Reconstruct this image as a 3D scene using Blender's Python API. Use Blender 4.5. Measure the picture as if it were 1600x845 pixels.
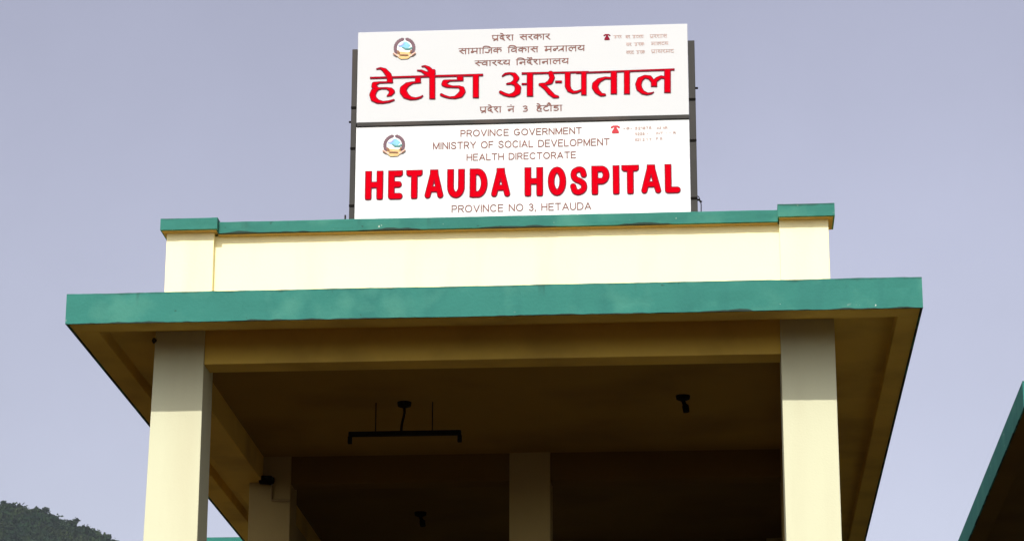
import bpy, bmesh, math, random
import numpy as np
from mathutils import Matrix, Vector

for o in list(bpy.data.objects):
    bpy.data.objects.remove(o)
sc = bpy.context.scene
C = sc.collection
rng = random.Random(7)

# tuning values
SKY_AIR, SKY_DUST, SKY_SAT, SKY_HUE, SKY_STR = 1.0, 5.0, 0.46, 0.54, 0.138
SUN_STR, EXPOSURE = 3.6, 0.28
HAZE_COL, HAZE_DEN = (0.76, 0.88, 1.0), 0.000045
GROUND_COL = (0.036, 0.0195, 0.0042)
COLUMN_COL = (0.54, 0.54, 0.385)
BEAM_COL = (0.66, 0.46, 0.095)
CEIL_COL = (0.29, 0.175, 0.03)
FOREST_COL = (0.011, 0.026, 0.012)

# ------------------------------------------------------------------ camera
ZC = 1.6
cam = bpy.data.objects.new('camera', bpy.data.cameras.new('camera'))
C.objects.link(cam)
R = Matrix(((0.9972862147, 0.0204005080, 0.0707391350),
            (0.0736003357, -0.2995980398, -0.9512223742),
            (0.0017878865, 0.9538473850, -0.3002864793)))
cam.matrix_world = Matrix.Translation((0, 0, ZC)) @ R.to_4x4()
cam.data.sensor_fit = 'HORIZONTAL'
cam.data.sensor_width = 36
cam.data.lens = 36 * 4239.13 / 1600
cam.data.clip_start = 0.1
cam.data.clip_end = 9000
sc.camera = cam

# ------------------------------------------------------------------ sky, sun, exposure
SUN_EL, SUN_AZ = math.radians(41), math.radians(9)      # azimuth: to the left of straight behind the camera
w = bpy.data.worlds.new('World'); sc.world = w; w.use_nodes = True
nt = w.node_tree; nt.nodes.clear()
sky = nt.nodes.new('ShaderNodeTexSky'); sky.sky_type = 'NISHITA'; sky.sun_disc = False
sky.sun_elevation = SUN_EL; sky.sun_rotation = math.pi + SUN_AZ
sky.altitude = 450; sky.air_density = SKY_AIR; sky.dust_density = SKY_DUST; sky.ozone_density = 1.5
hs = nt.nodes.new('ShaderNodeHueSaturation'); hs.inputs['Saturation'].default_value = SKY_SAT; hs.inputs['Hue'].default_value = SKY_HUE
bg = nt.nodes.new('ShaderNodeBackground'); bg.inputs['Strength'].default_value = SKY_STR
wo = nt.nodes.new('ShaderNodeOutputWorld')
nt.links.new(sky.outputs[0], hs.inputs['Color'])
tcw = nt.nodes.new('ShaderNodeTexCoord'); nw = nt.nodes.new('ShaderNodeTexNoise'); nw.inputs['Scale'].default_value = 4.5; nw.inputs['Detail'].default_value = 5
mw = nt.nodes.new('ShaderNodeMapRange'); mw.inputs['From Min'].default_value = 0.25; mw.inputs['From Max'].default_value = 0.75; mw.inputs['To Min'].default_value = 0.90; mw.inputs['To Max'].default_value = 1.10
vm = nt.nodes.new('ShaderNodeVectorMath'); vm.operation = 'SCALE'           # thin uneven haze cloud
nt.links.new(tcw.outputs['Generated'], nw.inputs['Vector']); nt.links.new(nw.outputs['Fac'], mw.inputs['Value']); nt.links.new(hs.outputs[0], vm.inputs[0]); nt.links.new(mw.outputs[0], vm.inputs['Scale'])
nt.links.new(vm.outputs[0], bg.inputs['Color'])
nt.links.new(bg.outputs[0], wo.inputs['Surface'])
sl = bpy.data.lights.new('sun', 'SUN'); sl.energy = SUN_STR; sl.angle = math.radians(0.55); sl.color = (1.0, 0.955, 0.87)
so = bpy.data.objects.new('sun', sl); C.objects.link(so)
sv = Vector((-math.sin(SUN_AZ)*math.cos(SUN_EL), -math.cos(SUN_AZ)*math.cos(SUN_EL), math.sin(SUN_EL)))
so.rotation_euler = sv.to_track_quat('Z', 'Y').to_euler(); so.location = (-6, -20, 30)
sc.view_settings.view_transform = 'Standard'; sc.view_settings.look = 'None'
sc.view_settings.exposure = EXPOSURE; sc.view_settings.gamma = 1; sc.view_settings.use_curve_mapping = False
sc.cycles.max_bounces = 8; sc.cycles.diffuse_bounces = 5; sc.cycles.volume_bounces = 0

# ------------------------------------------------------------------ materials
def mat(name, col, rough=0.85, var=0.12, vscale=1.5, bump=0.15, bscale=60, spec=0.25, extra=None, metal=0.0):
    m = bpy.data.materials.new(name); m.use_nodes = True
    n = m.node_tree; b = n.nodes['Principled BSDF']
    b.inputs['Roughness'].default_value = rough; b.inputs['Specular IOR Level'].default_value = spec; b.inputs['Metallic'].default_value = metal
    tc = n.nodes.new('ShaderNodeTexCoord')
    out = None
    no = n.nodes.new('ShaderNodeTexNoise'); no.inputs['Scale'].default_value = vscale; no.inputs['Detail'].default_value = 8; no.inputs['Roughness'].default_value = 0.62
    n.links.new(tc.outputs['Object'], no.inputs['Vector'])
    mx = n.nodes.new('ShaderNodeMix'); mx.data_type = 'RGBA'
    mx.inputs['A'].default_value = (*[c*(1-var*1.6) for c in col], 1); mx.inputs['B'].default_value = (*[min(1, c*(1+var)) for c in col], 1)
    n.links.new(no.outputs['Fac'], mx.inputs['Factor'])
    out = mx.outputs['Result']
    if extra: out = extra(n, tc, out)
    n.links.new(out, b.inputs['Base Color'])
    if bump:
        nb = n.nodes.new('ShaderNodeTexNoise'); nb.inputs['Scale'].default_value = bscale; nb.inputs['Detail'].default_value = 4
        n.links.new(tc.outputs['Object'], nb.inputs['Vector'])
        bp = n.nodes.new('ShaderNodeBump'); bp.inputs['Strength'].default_value = bump; bp.inputs['Distance'].default_value = 0.01
        n.links.new(nb.outputs['Fac'], bp.inputs['Height']); n.links.new(bp.outputs[0], b.inputs['Normal'])
    return m

def mth(n, op, a, b=None, c=None):
    k = n.nodes.new('ShaderNodeMath'); k.operation = op
    for i, v in enumerate((a, b, c)):
        if v is None: continue
        if isinstance(v, (int, float)): k.inputs[i].default_value = v
        else: n.links.new(v, k.inputs[i])
    return k.outputs[0]
def rngmap(n, v, a, b, c=0.0, d=1.0):
    k = n.nodes.new('ShaderNodeMapRange'); k.clamp = True
    n.links.new(v, k.inputs['Value'])
    for nm, x in zip(('From Min', 'From Max', 'To Min', 'To Max'), (a, b, c, d)): k.inputs[nm].default_value = x
    return k.outputs[0]
def mixc(n, f, a, col):
    k = n.nodes.new('ShaderNodeMix'); k.data_type = 'RGBA'
    n.links.new(f, k.inputs['Factor']); n.links.new(a, k.inputs['A']); k.inputs['B'].default_value = (*col, 1)
    return k.outputs['Result']
def noise(n, tc, scale, detail=5, vec=(1, 1, 1)):
    mp = n.nodes.new('ShaderNodeMapping'); mp.inputs['Scale'].default_value = vec
    n.links.new(tc.outputs['Object'], mp.inputs['Vector'])
    k = n.nodes.new('ShaderNodeTexNoise'); k.inputs['Scale'].default_value = scale; k.inputs['Detail'].default_value = detail
    n.links.new(mp.outputs[0], k.inputs['Vector']); return k.outputs['Fac']

def teal_extra(zlo, zhi):
    def f(n, tc, out):
        sx = n.nodes.new('ShaderNodeSeparateXYZ'); n.links.new(tc.outputs['Object'], sx.inputs[0]); z = sx.outputs['Z']
        # dry vertical runs, black mould along the two edges, chips and droppings
        runs = rngmap(n, noise(n, tc, 3.0, 6, (1.6, 1, 0.45)), 0.5, 0.72, 0, 0.4)
        out = mixc(n, runs, out, (0.020, 0.115, 0.105))
        pale = rngmap(n, noise(n, tc, 3.2, 9), 0.5, 0.68, 0, 0.7)
        out = mixc(n, pale, out, (0.058, 0.215, 0.17))
        nn = noise(n, tc, 5.0, 6)
        top = rngmap(n, mth(n, 'ADD', z, mth(n, 'MULTIPLY', nn, 0.085)), zhi+0.026, zhi+0.050, 0, 0.9)
        out = mixc(n, top, out, (0.018, 0.05, 0.04))
        n2 = noise(n, tc, 2.5, 4)
        bot = rngmap(n, mth(n, 'SUBTRACT', z, mth(n, 'MULTIPLY', n2, 0.10)), zlo-0.044, zlo-0.050, 0, 0.92)
        out = mixc(n, bot, out, (0.02, 0.03, 0.025))
        # paint flaked to pale render along the lower arris, droppings and dark pits, all ragged
        fl = rngmap(n, noise(n, tc, 16, 6), 0.66, 0.70, 0, 0.8)
        low = rngmap(n, z, zlo+0.055, zlo+0.015, 0, 1)
        out = mixc(n, mth(n, 'MULTIPLY', mth(n, 'MULTIPLY', fl, low), rngmap(n, noise(n, tc, 1.1, 2), 0.5, 0.62)), out, (0.55, 0.58, 0.52))
        pk = rngmap(n, noise(n, tc, 22, 5), 0.725, 0.75, 0, 0.85)
        out = mixc(n, pk, out, (0.55, 0.60, 0.55))
        pd = rngmap(n, noise(n, tc, 14, 5, (1, 1, 1.4)), 0.30, 0.265, 0, 0.7)
        out = mixc(n, pd, out, (0.022, 0.06, 0.05))
        drip = rngmap(n, noise(n, tc, 4.2, 3, (1.6, 1, 0.1)), 0.66, 0.74, 0, 0.6)
        hi_ = rngmap(n, mth(n, 'ADD', z, mth(n, 'MULTIPLY', noise(n, tc, 9, 4), 0.1)), zhi-0.06, zhi+0.04, 0, 1)
        return mixc(n, mth(n, 'MULTIPLY', drip, hi_), out, (0.02, 0.05, 0.045))
    return f
def dirt(col, lo=0.55, hi=0.8, amt=0.35, vec=(1.5, 1.5, 0.25), scale=2.0):
    def f(n, tc, out):
        return mixc(n, rngmap(n, noise(n, tc, scale, 7, vec), lo, hi, 0, amt), out, col)
    return f

M = {}
M['teal'] = mat('teal_paint', (0.031, 0.168, 0.140), 0.8, 0.10, 1.3, 0.25, 40, 0.15, teal_extra(5.95+ZC, 6.197+ZC))
M['teal_cap'] = mat('teal_coping_paint', (0.030, 0.160, 0.133), 0.8, 0.12, 1.8, 0.25, 40, 0.15, teal_extra(6.838+ZC, 6.965+ZC))
M['cream'] = mat('cream_paint', (0.79, 0.755, 0.495), 0.9, 0.03, 1.2, 0.10, 70, 0.2, dirt((0.60, 0.53, 0.36), 0.52, 0.8, 0.5))
M['column'] = mat('cream_column_paint', COLUMN_COL, 0.88, 0.035, 1.1, 0.10, 70, 0.2, dirt((0.44, 0.40, 0.27), 0.5, 0.8, 0.5, (1.5, 1.5, 0.2)))
M['shaded_cream'] = mat('shaded_cream_paint', (0.36, 0.27, 0.11), 0.92, 0.08, 1.4, 0.12, 60, 0.15, dirt((0.25, 0.17, 0.07), 0.5, 0.85, 0.4, (1.5, 1.5, 0.3)))  # column cream darkened for shaded parts; the shade is in the colour
M['beam'] = mat('shade_toned_cream', BEAM_COL, 0.92, 0.08, 1.4, 0.12, 60, 0.15, dirt((0.20, 0.115, 0.035), 0.48, 0.8, 0.6, (1, 1, 1), 1.2))  # same cream as the columns, its warm shade tone put into the colour
M['ceiling'] = mat('shade_toned_ceiling', CEIL_COL, 0.95, 0.12, 0.9, 0.12, 60, 0.1, dirt((0.07, 0.035, 0.012), 0.45, 0.8, 0.6, (1, 1, 1), 0.9))  # cream ceiling coloured a dark ochre to stand for its shade
M['ceiling_shade'] = mat('shaded_ceiling_paint', (0.155, 0.085, 0.015), 0.95, 0.12, 0.9, 0.12, 60, 0.1, dirt((0.05, 0.025, 0.01), 0.45, 0.8, 0.6, (1, 1, 1), 0.9))  # darker copy of the ceiling colour: rear bay and eave shade painted in
M['concrete'] = mat('roof_concrete', (0.28, 0.27, 0.25), 0.9, 0.2)
M['sign_upper'] = mat('grey_sign_sheet', (0.51, 0.52, 0.54), 0.6, 0.02, 0.8, 0.03, 8, 0.15)  # a little greyer than the lower sheet
M['sign_lower'] = mat('sign_sheet', (0.64, 0.65, 0.665), 0.6, 0.02, 0.8, 0.03, 8, 0.15)
M['paving'] = mat('porch_asphalt', (0.03, 0.025, 0.018), 0.9, 0.2)
M['red'] = mat('red_letter', (0.50, 0.0008, 0.007), 0.9, 0.08, 6, 0, 40, 0.0)
M['maroon'] = mat('maroon_letter_edge', (0.20, 0.006, 0.025), 0.75, 0.1, 6, 0, 40, 0.1)
M['print'] = mat('brown_print', (0.19, 0.07, 0.055), 0.6, 0.3, 9, 0, 40, 0.3)
M['print_pale'] = mat('worn_print', (0.47, 0.33, 0.30), 0.6, 0.35, 25, 0, 40, 0.3)
M['frame'] = mat('black_steel', (0.024, 0.022, 0.020), 0.6, 0.35, 5, 0.1, 90, 0.25, dirt((0.06, 0.038, 0.03), 0.5, 0.7, 0.6))
M['black'] = mat('black_plastic', (0.008, 0.007, 0.006), 0.9, 0.1, 1.5, 0, 60, 0.05)
M['phone_red'] = mat('telephone_red', (0.45, 0.008, 0.02), 0.5, 0.1, 6, 0)
M['dark_metal'] = mat('dusty_metal', (0.03, 0.025, 0.018), 0.6, 0.2)
M['pipe'] = mat('painted_pipe', (0.24, 0.17, 0.07), 0.7, 0.1)
M['glass'] = mat('dark_glass', (0.02, 0.025, 0.025), 0.08, 0.1, 2, 0, 40, 0.5)
M['door'] = mat('brown_door_paint', (0.09, 0.05, 0.03), 0.6, 0.1)
M['ground'] = mat('packed_earth', GROUND_COL, 0.95, 0.3, 0.15, 0.3, 5, 0.1)
M['e_wreath'] = mat('emblem_wreath', (0.16, 0.085, 0.11), 0.6, 0.4, 60, 0)
M['e_white'] = mat('emblem_white', (0.70, 0.78, 0.80), 0.6, 0.02, 5, 0)
M['e_blue'] = mat('emblem_blue', (0.22, 0.50, 0.80), 0.6, 0.25, 40, 0)
M['e_lilac'] = mat('emblem_lilac', (0.42, 0.42, 0.72), 0.6, 0.2, 40, 0)
M['e_green'] = mat('emblem_green', (0.10, 0.27, 0.26), 0.6, 0.2, 40, 0)
M['e_tan'] = mat('emblem_tan', (0.62, 0.43, 0.19), 0.6, 0.2, 50, 0)
M['e_rib'] = mat('emblem_ribbon', (0.72, 0.50, 0.42), 0.6, 0.2, 50, 0)
M['e_dark'] = mat('emblem_brown', (0.26, 0.12, 0.07), 0.6, 0.2, 50, 0)

# ------------------------------------------------------------------ object helpers
def link(name, me, m, parent=None, loc=None):
    o = bpy.data.objects.new(name, me); C.objects.link(o)
    if m is not None:
        me.materials.clear(); me.materials.append(M[m] if isinstance(m, str) else m)
    if parent is not None:
        o.parent = parent
        o.location = loc if loc is not None else -Vector(parent_world(parent))
    elif loc is not None: o.location = loc
    return o
def parent_world(p):
    v = Vector(p.location)
    while p.parent: p = p.parent; v = v + Vector(p.location)
    return v
def thing(name, label, cat, loc, group=None):
    o = bpy.data.objects.new(name, None); C.objects.link(o); o.location = loc; o.empty_display_size = 0.3
    o['label'] = label; o['category'] = cat
    if group: o['group'] = group
    return o
def tag(o, **kw):
    for k, v in kw.items(): o[k] = v
    return o
class MB:
    def __init__(s): s.bm = bmesh.new()
    def box(s, x0, x1, y0, y1, z0, z1, bev=0.006, mtx=None):
        b = bmesh.new(); r = bmesh.ops.create_cube(b, size=1)
        for v in b.verts: v.co = Vector(((x0+x1)/2 + v.co.x*(x1-x0), (y0+y1)/2 + v.co.y*(y1-y0), (z0+z1)/2 + v.co.z*(z1-z0)))
        if bev: bmesh.ops.bevel(b, geom=b.edges[:], offset=bev, segments=2, profile=0.6, affect='EDGES')
        if mtx: b.transform(mtx)
        s.merge(b); return s
    def rough(s, x0, x1, y0, y1, z0, z1, n=120, jy=0.002, jz=0.003, seed=1):
        """a long rendered band along X whose arrises are not quite straight"""
        rr = random.Random(seed); b = bmesh.new()
        prof = [(y0, z0), (y0-0.0, z0+(z1-z0)*0.33), (y0, z0+(z1-z0)*0.66), (y0, z1-0.006), (y0+0.006, z1), (y1, z1), (y1, z0)]
        rows = []; w0 = [0]*len(prof)
        for i in range(n+1):
            x = x0 + (x1-x0)*i/n; row = []
            for k, (y, z) in enumerate(prof):
                w0[k] = 0.75*w0[k] + rr.gauss(0, 1)
                dy = w0[k]*jy*0.6 if k < 5 else 0
                dz = w0[k]*jz*0.6 if k in (0, 3, 4) else 0
                row.append(b.verts.new((x, y+dy, z+dz)))
            rows.append(row)
        for i in range(n):
            for k in range(len(prof)):
                k2 = (k+1) % len(prof)
                b.faces.new((rows[i][k], rows[i+1][k], rows[i+1][k2], rows[i][k2]))
        b.faces.new(rows[0]); b.faces.new(rows[-1][::-1])
        bmesh.ops.recalc_face_normals(b, faces=b.faces[:])
        s.merge(b); return s
    def tube(s, pts, r, seg=10):
        pts = [Vector(p) for p in pts]; b = bmesh.new(); rings = []
        for i, p in enumerate(pts):
            t = (pts[min(i+1, len(pts)-1)] - pts[max(i-1, 0)]).normalized()
            a = t.orthogonal().normalized() if i == 0 else (rings_a - t*rings_a.dot(t)).normalized()
            rings_a = a; c = t.cross(a); rad = r[i] if isinstance(r, (list, tuple)) else r
            rings.append([b.verts.new(p + (a*math.cos(2*math.pi*k/seg) + c*math.sin(2*math.pi*k/seg))*rad) for k in range(seg)])
        for i in range(len(rings)-1):
            for k in range(seg): b.faces.new((rings[i][k], rings[i][(k+1) % seg], rings[i+1][(k+1) % seg], rings[i+1][k]))
        b.faces.new(rings[0][::-1]); b.faces.new(rings[-1])
        bmesh.ops.recalc_face_normals(b, faces=b.faces[:])
        s.merge(b); return s
    def merge(s, b):
        me = bpy.data.meshes.new('tmp'); b.to_mesh(me); b.free(); s.bm.from_mesh(me); bpy.data.meshes.remove(me)
    def build(s, name, m, parent=None, loc=None, smooth=False):
        me = bpy.data.meshes.new(name); s.bm.to_mesh(me); s.bm.free()
        if smooth:
            for p in me.polygons: p.use_smooth = True
        return link(name, me, m, parent, loc)
def B(name, m, parent, x0, x1, y0, y1, z0, z1, bev=0.006): return MB().box(x0, x1, y0, y1, z0, z1, bev).build(name, m, parent)

# lettering outlines of the sign, in metres on the sign's face: (x, z, half width) strokes and (x, z) shapes
DEVA_STROKES = [[(-2.6911, 9.9967, 0.007), (-2.659, 10.0022, 0.0102), (-2.6251, 9.9819, 0.0204), (-2.5908, 9.9381, 0.0255), (-2.578, 9.8912, 0.0242)], [(-2.5597, 9.875, 0.0083), (-2.6703, 9.8752, 0.0095), (-2.7103, 9.8605, 0.0229), (-2.7133, 9.8414, 0.0229), (-2.6794, 9.819, 0.014), (-2.6493, 9.8232, 0.0089), (-2.6058, 9.822, 0.0102), (-2.5721, 9.8069, 0.0204), (-2.5617, 9.7895, 0.0255), (-2.5735, 9.7684, 0.0191), (-2.598, 9.7549, 0.0083)], [(-2.6761, 9.8211, 0.0115), (-2.7126, 9.7985, 0.0267), (-2.7241, 9.7668, 0.0274), (-2.7134, 9.7309, 0.0267), (-2.6809, 9.7066, 0.0191), (-2.6339, 9.6968, 0.0121), (-2.5872, 9.7027, 0.0108), (-2.5459, 9.7158, 0.0089)], [(-2.3252, 9.868, 0.0083), (-2.3888, 9.8661, 0.0115), (-2.4354, 9.8481, 0.0223), (-2.4671, 9.8133, 0.0299), (-2.4667, 9.7884, 0.0318), (-2.4461, 9.7522, 0.028), (-2.407, 9.7277, 0.0172), (-2.3602, 9.7229, 0.0115), (-2.3203, 9.7347, 0.0102), (-2.3057, 9.7464, 0.007)], [(-2.3499, 9.9737, 0.0064), (-2.3164, 9.9699, 0.0108), (-2.2826, 9.9475, 0.0178), (-2.2389, 9.9284, 0.0267)], [(-2.3122, 10.0091, 0.0064), (-2.2867, 10.0099, 0.0102), (-2.2563, 9.9897, 0.0178), (-2.2257, 9.9459, 0.0286)], [(-2.2146, 9.9657, 0.0165), (-2.2357, 9.9426, 0.0305), (-2.2274, 9.9138, 0.028)], [(-1.9711, 9.8755, 0.007), (-2.0813, 9.8763, 0.0095), (-2.1212, 9.8631, 0.0223), (-2.1264, 9.8469, 0.0242), (-2.1009, 9.8284, 0.0165), (-2.0541, 9.82, 0.0108), (-2.0007, 9.8186, 0.0121), (-1.9772, 9.8001, 0.0229), (-1.9723, 9.7751, 0.0267), (-1.9901, 9.7472, 0.0267), (-2.0333, 9.7249, 0.014), (-2.0799, 9.7247, 0.0102), (-2.1268, 9.7402, 0.0121), (-2.1489, 9.7528, 0.0127)], [(-1.6385, 9.9056, 0.0081), (-1.616, 9.9232, 0.0105), (-1.5761, 9.9274, 0.0105), (-1.541, 9.9136, 0.0191), (-1.5235, 9.8822, 0.0248), (-1.536, 9.8548, 0.02), (-1.5659, 9.838, 0.0124), (-1.6018, 9.8336, 0.0086)], [(-1.5709, 9.8381, 0.0095), (-1.5309, 9.829, 0.0181), (-1.5109, 9.7965, 0.0277), (-1.5149, 9.7593, 0.0277), (-1.5458, 9.7362, 0.0215), (-1.5856, 9.7303, 0.0143), (-1.6256, 9.7436, 0.0153), (-1.6555, 9.7615, 0.0143)], [(-1.239, 9.9182, 0.022), (-1.2267, 9.8794, 0.0229), (-1.2417, 9.8425, 0.0229), (-1.2816, 9.8223, 0.0143), (-1.3275, 9.8208, 0.0134)], [(-1.3215, 9.818, 0.0134), (-1.2817, 9.7903, 0.02), (-1.2469, 9.7468, 0.022), (-1.2122, 9.714, 0.0181), (-1.1799, 9.7078, 0.0115)], [(-1.098, 9.9026, 0.0248), (-1.0985, 9.8013, 0.0248), (-1.0852, 9.7664, 0.0215), (-1.053, 9.7443, 0.0134), (-1.0232, 9.7461, 0.0124), (-0.9833, 9.761, 0.0105)], [(-0.7361, 9.86, 0.0108), (-0.7868, 9.8644, 0.0119), (-0.8376, 9.8447, 0.0206), (-0.8689, 9.8093, 0.0281), (-0.8719, 9.7853, 0.0281), (-0.8553, 9.7487, 0.0243), (-0.8217, 9.7177, 0.0162), (-0.7925, 9.7157, 0.0119)], [(-0.2921, 9.8527, 0.013), (-0.3256, 9.8609, 0.0141), (-0.354, 9.8448, 0.0184), (-0.3767, 9.8261, 0.0184)], [(-0.3925, 9.8205, 0.0184), (-0.4184, 9.8586, 0.0184), (-0.4604, 9.8676, 0.0151), (-0.5001, 9.8415, 0.0243), (-0.5135, 9.7997, 0.027), (-0.5066, 9.7634, 0.026), (-0.479, 9.7296, 0.0189), (-0.4399, 9.7135, 0.0119), (-0.4062, 9.7186, 0.0087), (-0.3893, 9.7284, 0.0049)]]
DEVA_POLYS = [[(-2.7484, 9.9273), (-1.8012, 9.93), (-1.8011, 9.9086), (-2.748, 9.9087)], [(-2.6073, 9.9171), (-2.5556, 9.9156), (-2.5549, 9.8656), (-2.6065, 9.867)], [(-2.3713, 9.9156), (-2.3204, 9.9142), (-2.3198, 9.8593), (-2.3706, 9.8606)], [(-2.2522, 9.9181), (-2.2, 9.9167), (-2.1979, 9.7136), (-2.25, 9.715)], [(-2.0215, 9.9154), (-1.9647, 9.9138), (-1.9643, 9.8689), (-2.0211, 9.8704)], [(-1.8892, 9.9225), (-1.8358, 9.921), (-1.8347, 9.7139), (-1.888, 9.7153)], [(-1.481, 9.8383), (-1.4336, 9.837), (-1.4336, 9.8194), (-1.481, 9.8207)], [(-1.4387, 9.929), (-1.3837, 9.9275), (-1.3838, 9.7159), (-1.4386, 9.7174)], [(-1.4811, 9.9329), (-0.9226, 9.9298), (-0.9227, 9.9127), (-1.4811, 9.9131)], [(-1.2018, 9.8521), (-1.1446, 9.8505), (-1.1446, 9.8292), (-1.2019, 9.8308)], [(-1.1238, 9.9273), (-1.072, 9.9259), (-1.0721, 9.8966), (-1.1239, 9.898)], [(-0.9873, 9.9263), (-0.94, 9.925), (-0.9414, 9.7147), (-0.9886, 9.716)], [(-1.0288, 9.9236), (-0.2122, 9.9332), (-0.2125, 9.9151), (-1.0289, 9.9073)], [(-0.7423, 9.9266), (-0.6876, 9.9251), (-0.6897, 9.7172), (-0.7442, 9.7187)], [(-0.6324, 9.9279), (-0.5806, 9.9264), (-0.583, 9.7143), (-0.6347, 9.7157)], [(-0.2993, 9.9314), (-0.2432, 9.9298), (-0.2465, 9.7174), (-0.3025, 9.7189)], [(-0.4103, 9.8301), (-0.357, 9.8286), (-0.3578, 9.7744), (-0.4111, 9.7759)]]
BIG_LATIN = [('H', -2.773, -2.621, 8.843, 9.09), ('E', -2.582, -2.459, 8.84, 9.088), ('T', -2.433, -2.296, 8.841, 9.089), ('A', -2.282, -2.12, 8.841, 9.094), ('U', -2.094, -1.947, 8.838, 9.094), ('D', -1.909, -1.759, 8.845, 9.096), ('A', -1.734, -1.57, 8.845, 9.096), ('H', -1.457, -1.303, 8.845, 9.098), ('O', -1.266, -1.113, 8.841, 9.104), ('S', -1.088, -0.936, 8.839, 9.101), ('P', -0.908, -0.758, 8.843, 9.094), ('I', -0.734, -0.677, 8.846, 9.097), ('T', -0.662, -0.517, 8.848, 9.097), ('A', -0.504, -0.335, 8.847, 9.097), ('L', -0.309, -0.179, 8.848, 9.098)]
LINES = {'u1': (-1.733, -1.235, 10.22, 0.055), 'u2': (-2.011, -0.948, 10.109, 0.055), 'u3': (-1.876, -1.082, 9.998, 0.053), 'u4': (-1.831, -1.136, 9.582, 0.057), 'l1': (-1.987, -0.984, 9.377, 0.06), 'l2': (-2.214, -0.756, 9.271, 0.063), 'l3': (-1.935, -1.033, 9.166, 0.06), 'l4': (-2.055, -0.91, 8.718, 0.065), 'ua1': (-0.718, -0.644, 10.215, 0.029), 'ua2': (-0.617, -0.463, 10.212, 0.03), 'ua3': (-0.415, -0.266, 10.209, 0.034), 'ub2': (-0.613, -0.458, 10.143, 0.031), 'ub3': (-0.405, -0.257, 10.145, 0.031), 'uc2': (-0.613, -0.454, 10.072, 0.031), 'uc3': (-0.406, -0.21, 10.074, 0.033), 'la1': (-0.642, -0.568, 9.407, 0.02), 'la2': (-0.547, -0.41, 9.404, 0.024), 'la3': (-0.368, -0.279, 9.403, 0.022), 'lb2': (-0.547, -0.437, 9.353, 0.025), 'lb3': (-0.374, -0.211, 9.357, 0.022), 'lc2': (-0.548, -0.412, 9.303, 0.024), 'lc3': (-0.375, -0.322, 9.307, 0.024)}

# ------------------------------------------------------------------ lettering: strokes of varying width -> outlines -> cut sheets
def contours(strokes, polys, res, inset=0.0):
    pts = np.array([(x-r, z-r, x+r, z+r) for st in strokes for x, z, r in st] + [(x, z, x, z) for po in polys for x, z in po])
    x0, z0 = pts[:, 0].min()-3*res, pts[:, 1].min()-3*res; x1, z1 = pts[:, 2].max()+3*res, pts[:, 3].max()+3*res
    nx, nz = int((x1-x0)/res)+2, int((z1-z0)/res)+2
    X = x0 + np.arange(nx)*res; Z = z0 + np.arange(nz)*res
    F = np.full((nz, nx), 1e3)
    def win(a, b, c, d):
        i0 = max(0, int((a-x0)/res)-3); i1 = min(nx, int((c-x0)/res)+5); j0 = max(0, int((b-z0)/res)-3); j1 = min(nz, int((d-z0)/res)+5)
        return slice(j0, j1), slice(i0, i1)
    for st in strokes:
        for (ax, az, ar), (bx_, bz, br) in zip(st[:-1], st[1:]):
            m_ = max(ar, br); js, is_ = win(min(ax, bx_)-m_, min(az, bz)-m_, max(ax, bx_)+m_, max(az, bz)+m_)
            gx, gz = np.meshgrid(X[is_], Z[js]); dx, dz = bx_-ax, bz-az; L = dx*dx+dz*dz+1e-12
            t = np.clip(((gx-ax)*dx+(gz-az)*dz)/L, 0, 1)
            d = np.hypot(gx-ax-t*dx, gz-az-t*dz) - (ar + t*(br-ar))
            F[js, is_] = np.minimum(F[js, is_], d)
    for po in polys:
        P = np.array(po); js, is_ = win(P[:, 0].min(), P[:, 1].min(), P[:, 0].max(), P[:, 1].max())
        gx, gz = np.meshgrid(X[is_], Z[js]); d = np.full(gx.shape, 1e3); ins = np.zeros(gx.shape, bool)
        for (ax, az), (bx_, bz) in zip(po, po[1:]+po[:1]):
            dx, dz = bx_-ax, bz-az; t = np.clip(((gx-ax)*dx+(gz-az)*dz)/(dx*dx+dz*dz+1e-12), 0, 1)
            d = np.minimum(d, np.hypot(gx-ax-t*dx, gz-az-t*dz))
            if dz: ins ^= ((az > gz) != (bz > gz)) & (gx < dx*(gz-az)/dz+ax)
        F[js, is_] = np.minimum(F[js, is_], np.where(ins, -d, d))
    F = F + inset + 1e-7
    S = F < 0
    seg = {}
    code = S[:-1, :-1]*1 + S[:-1, 1:]*2 + S[1:, 1:]*4 + S[1:, :-1]*8
    T = {1: ((3, 0),), 2: ((0, 1),), 3: ((3, 1),), 4: ((1, 2),), 5: ((3, 0), (1, 2)), 6: ((0, 2),), 7: ((3, 2),), 8: ((2, 3),), 9: ((2, 0),), 10: ((0, 1), (2, 3)), 11: ((2, 1),), 12: ((1, 3),), 13: ((1, 0),), 14: ((0, 3),)}
    def key(j, i, e):
        return (j, i, 0) if e == 0 else (j, i+1, 1) if e == 1 else (j+1, i, 0) if e == 2 else (j, i, 1)
    for j, i in zip(*np.nonzero((code > 0) & (code < 15))):
        for a, b in T[int(code[j, i])]: seg[key(j, i, a)] = key(j, i, b)
    def pos(k):
        j, i, h = k
        if h == 0: t = F[j, i]/(F[j, i]-F[j, i+1]); return (X[i]+t*res, Z[j])
        t = F[j, i]/(F[j, i]-F[j+1, i]); return (X[i], Z[j]+t*res)
    loops = []
    while seg:
        k0 = next(iter(seg)); k = k0; lp = []
        while k in seg:
            lp.append(pos(k)); k = seg.pop(k)
        if len(lp) >= 6: loops.append(simplify(lp, res*0.12))
    return [l for l in loops if len(l) > 2]
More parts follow.
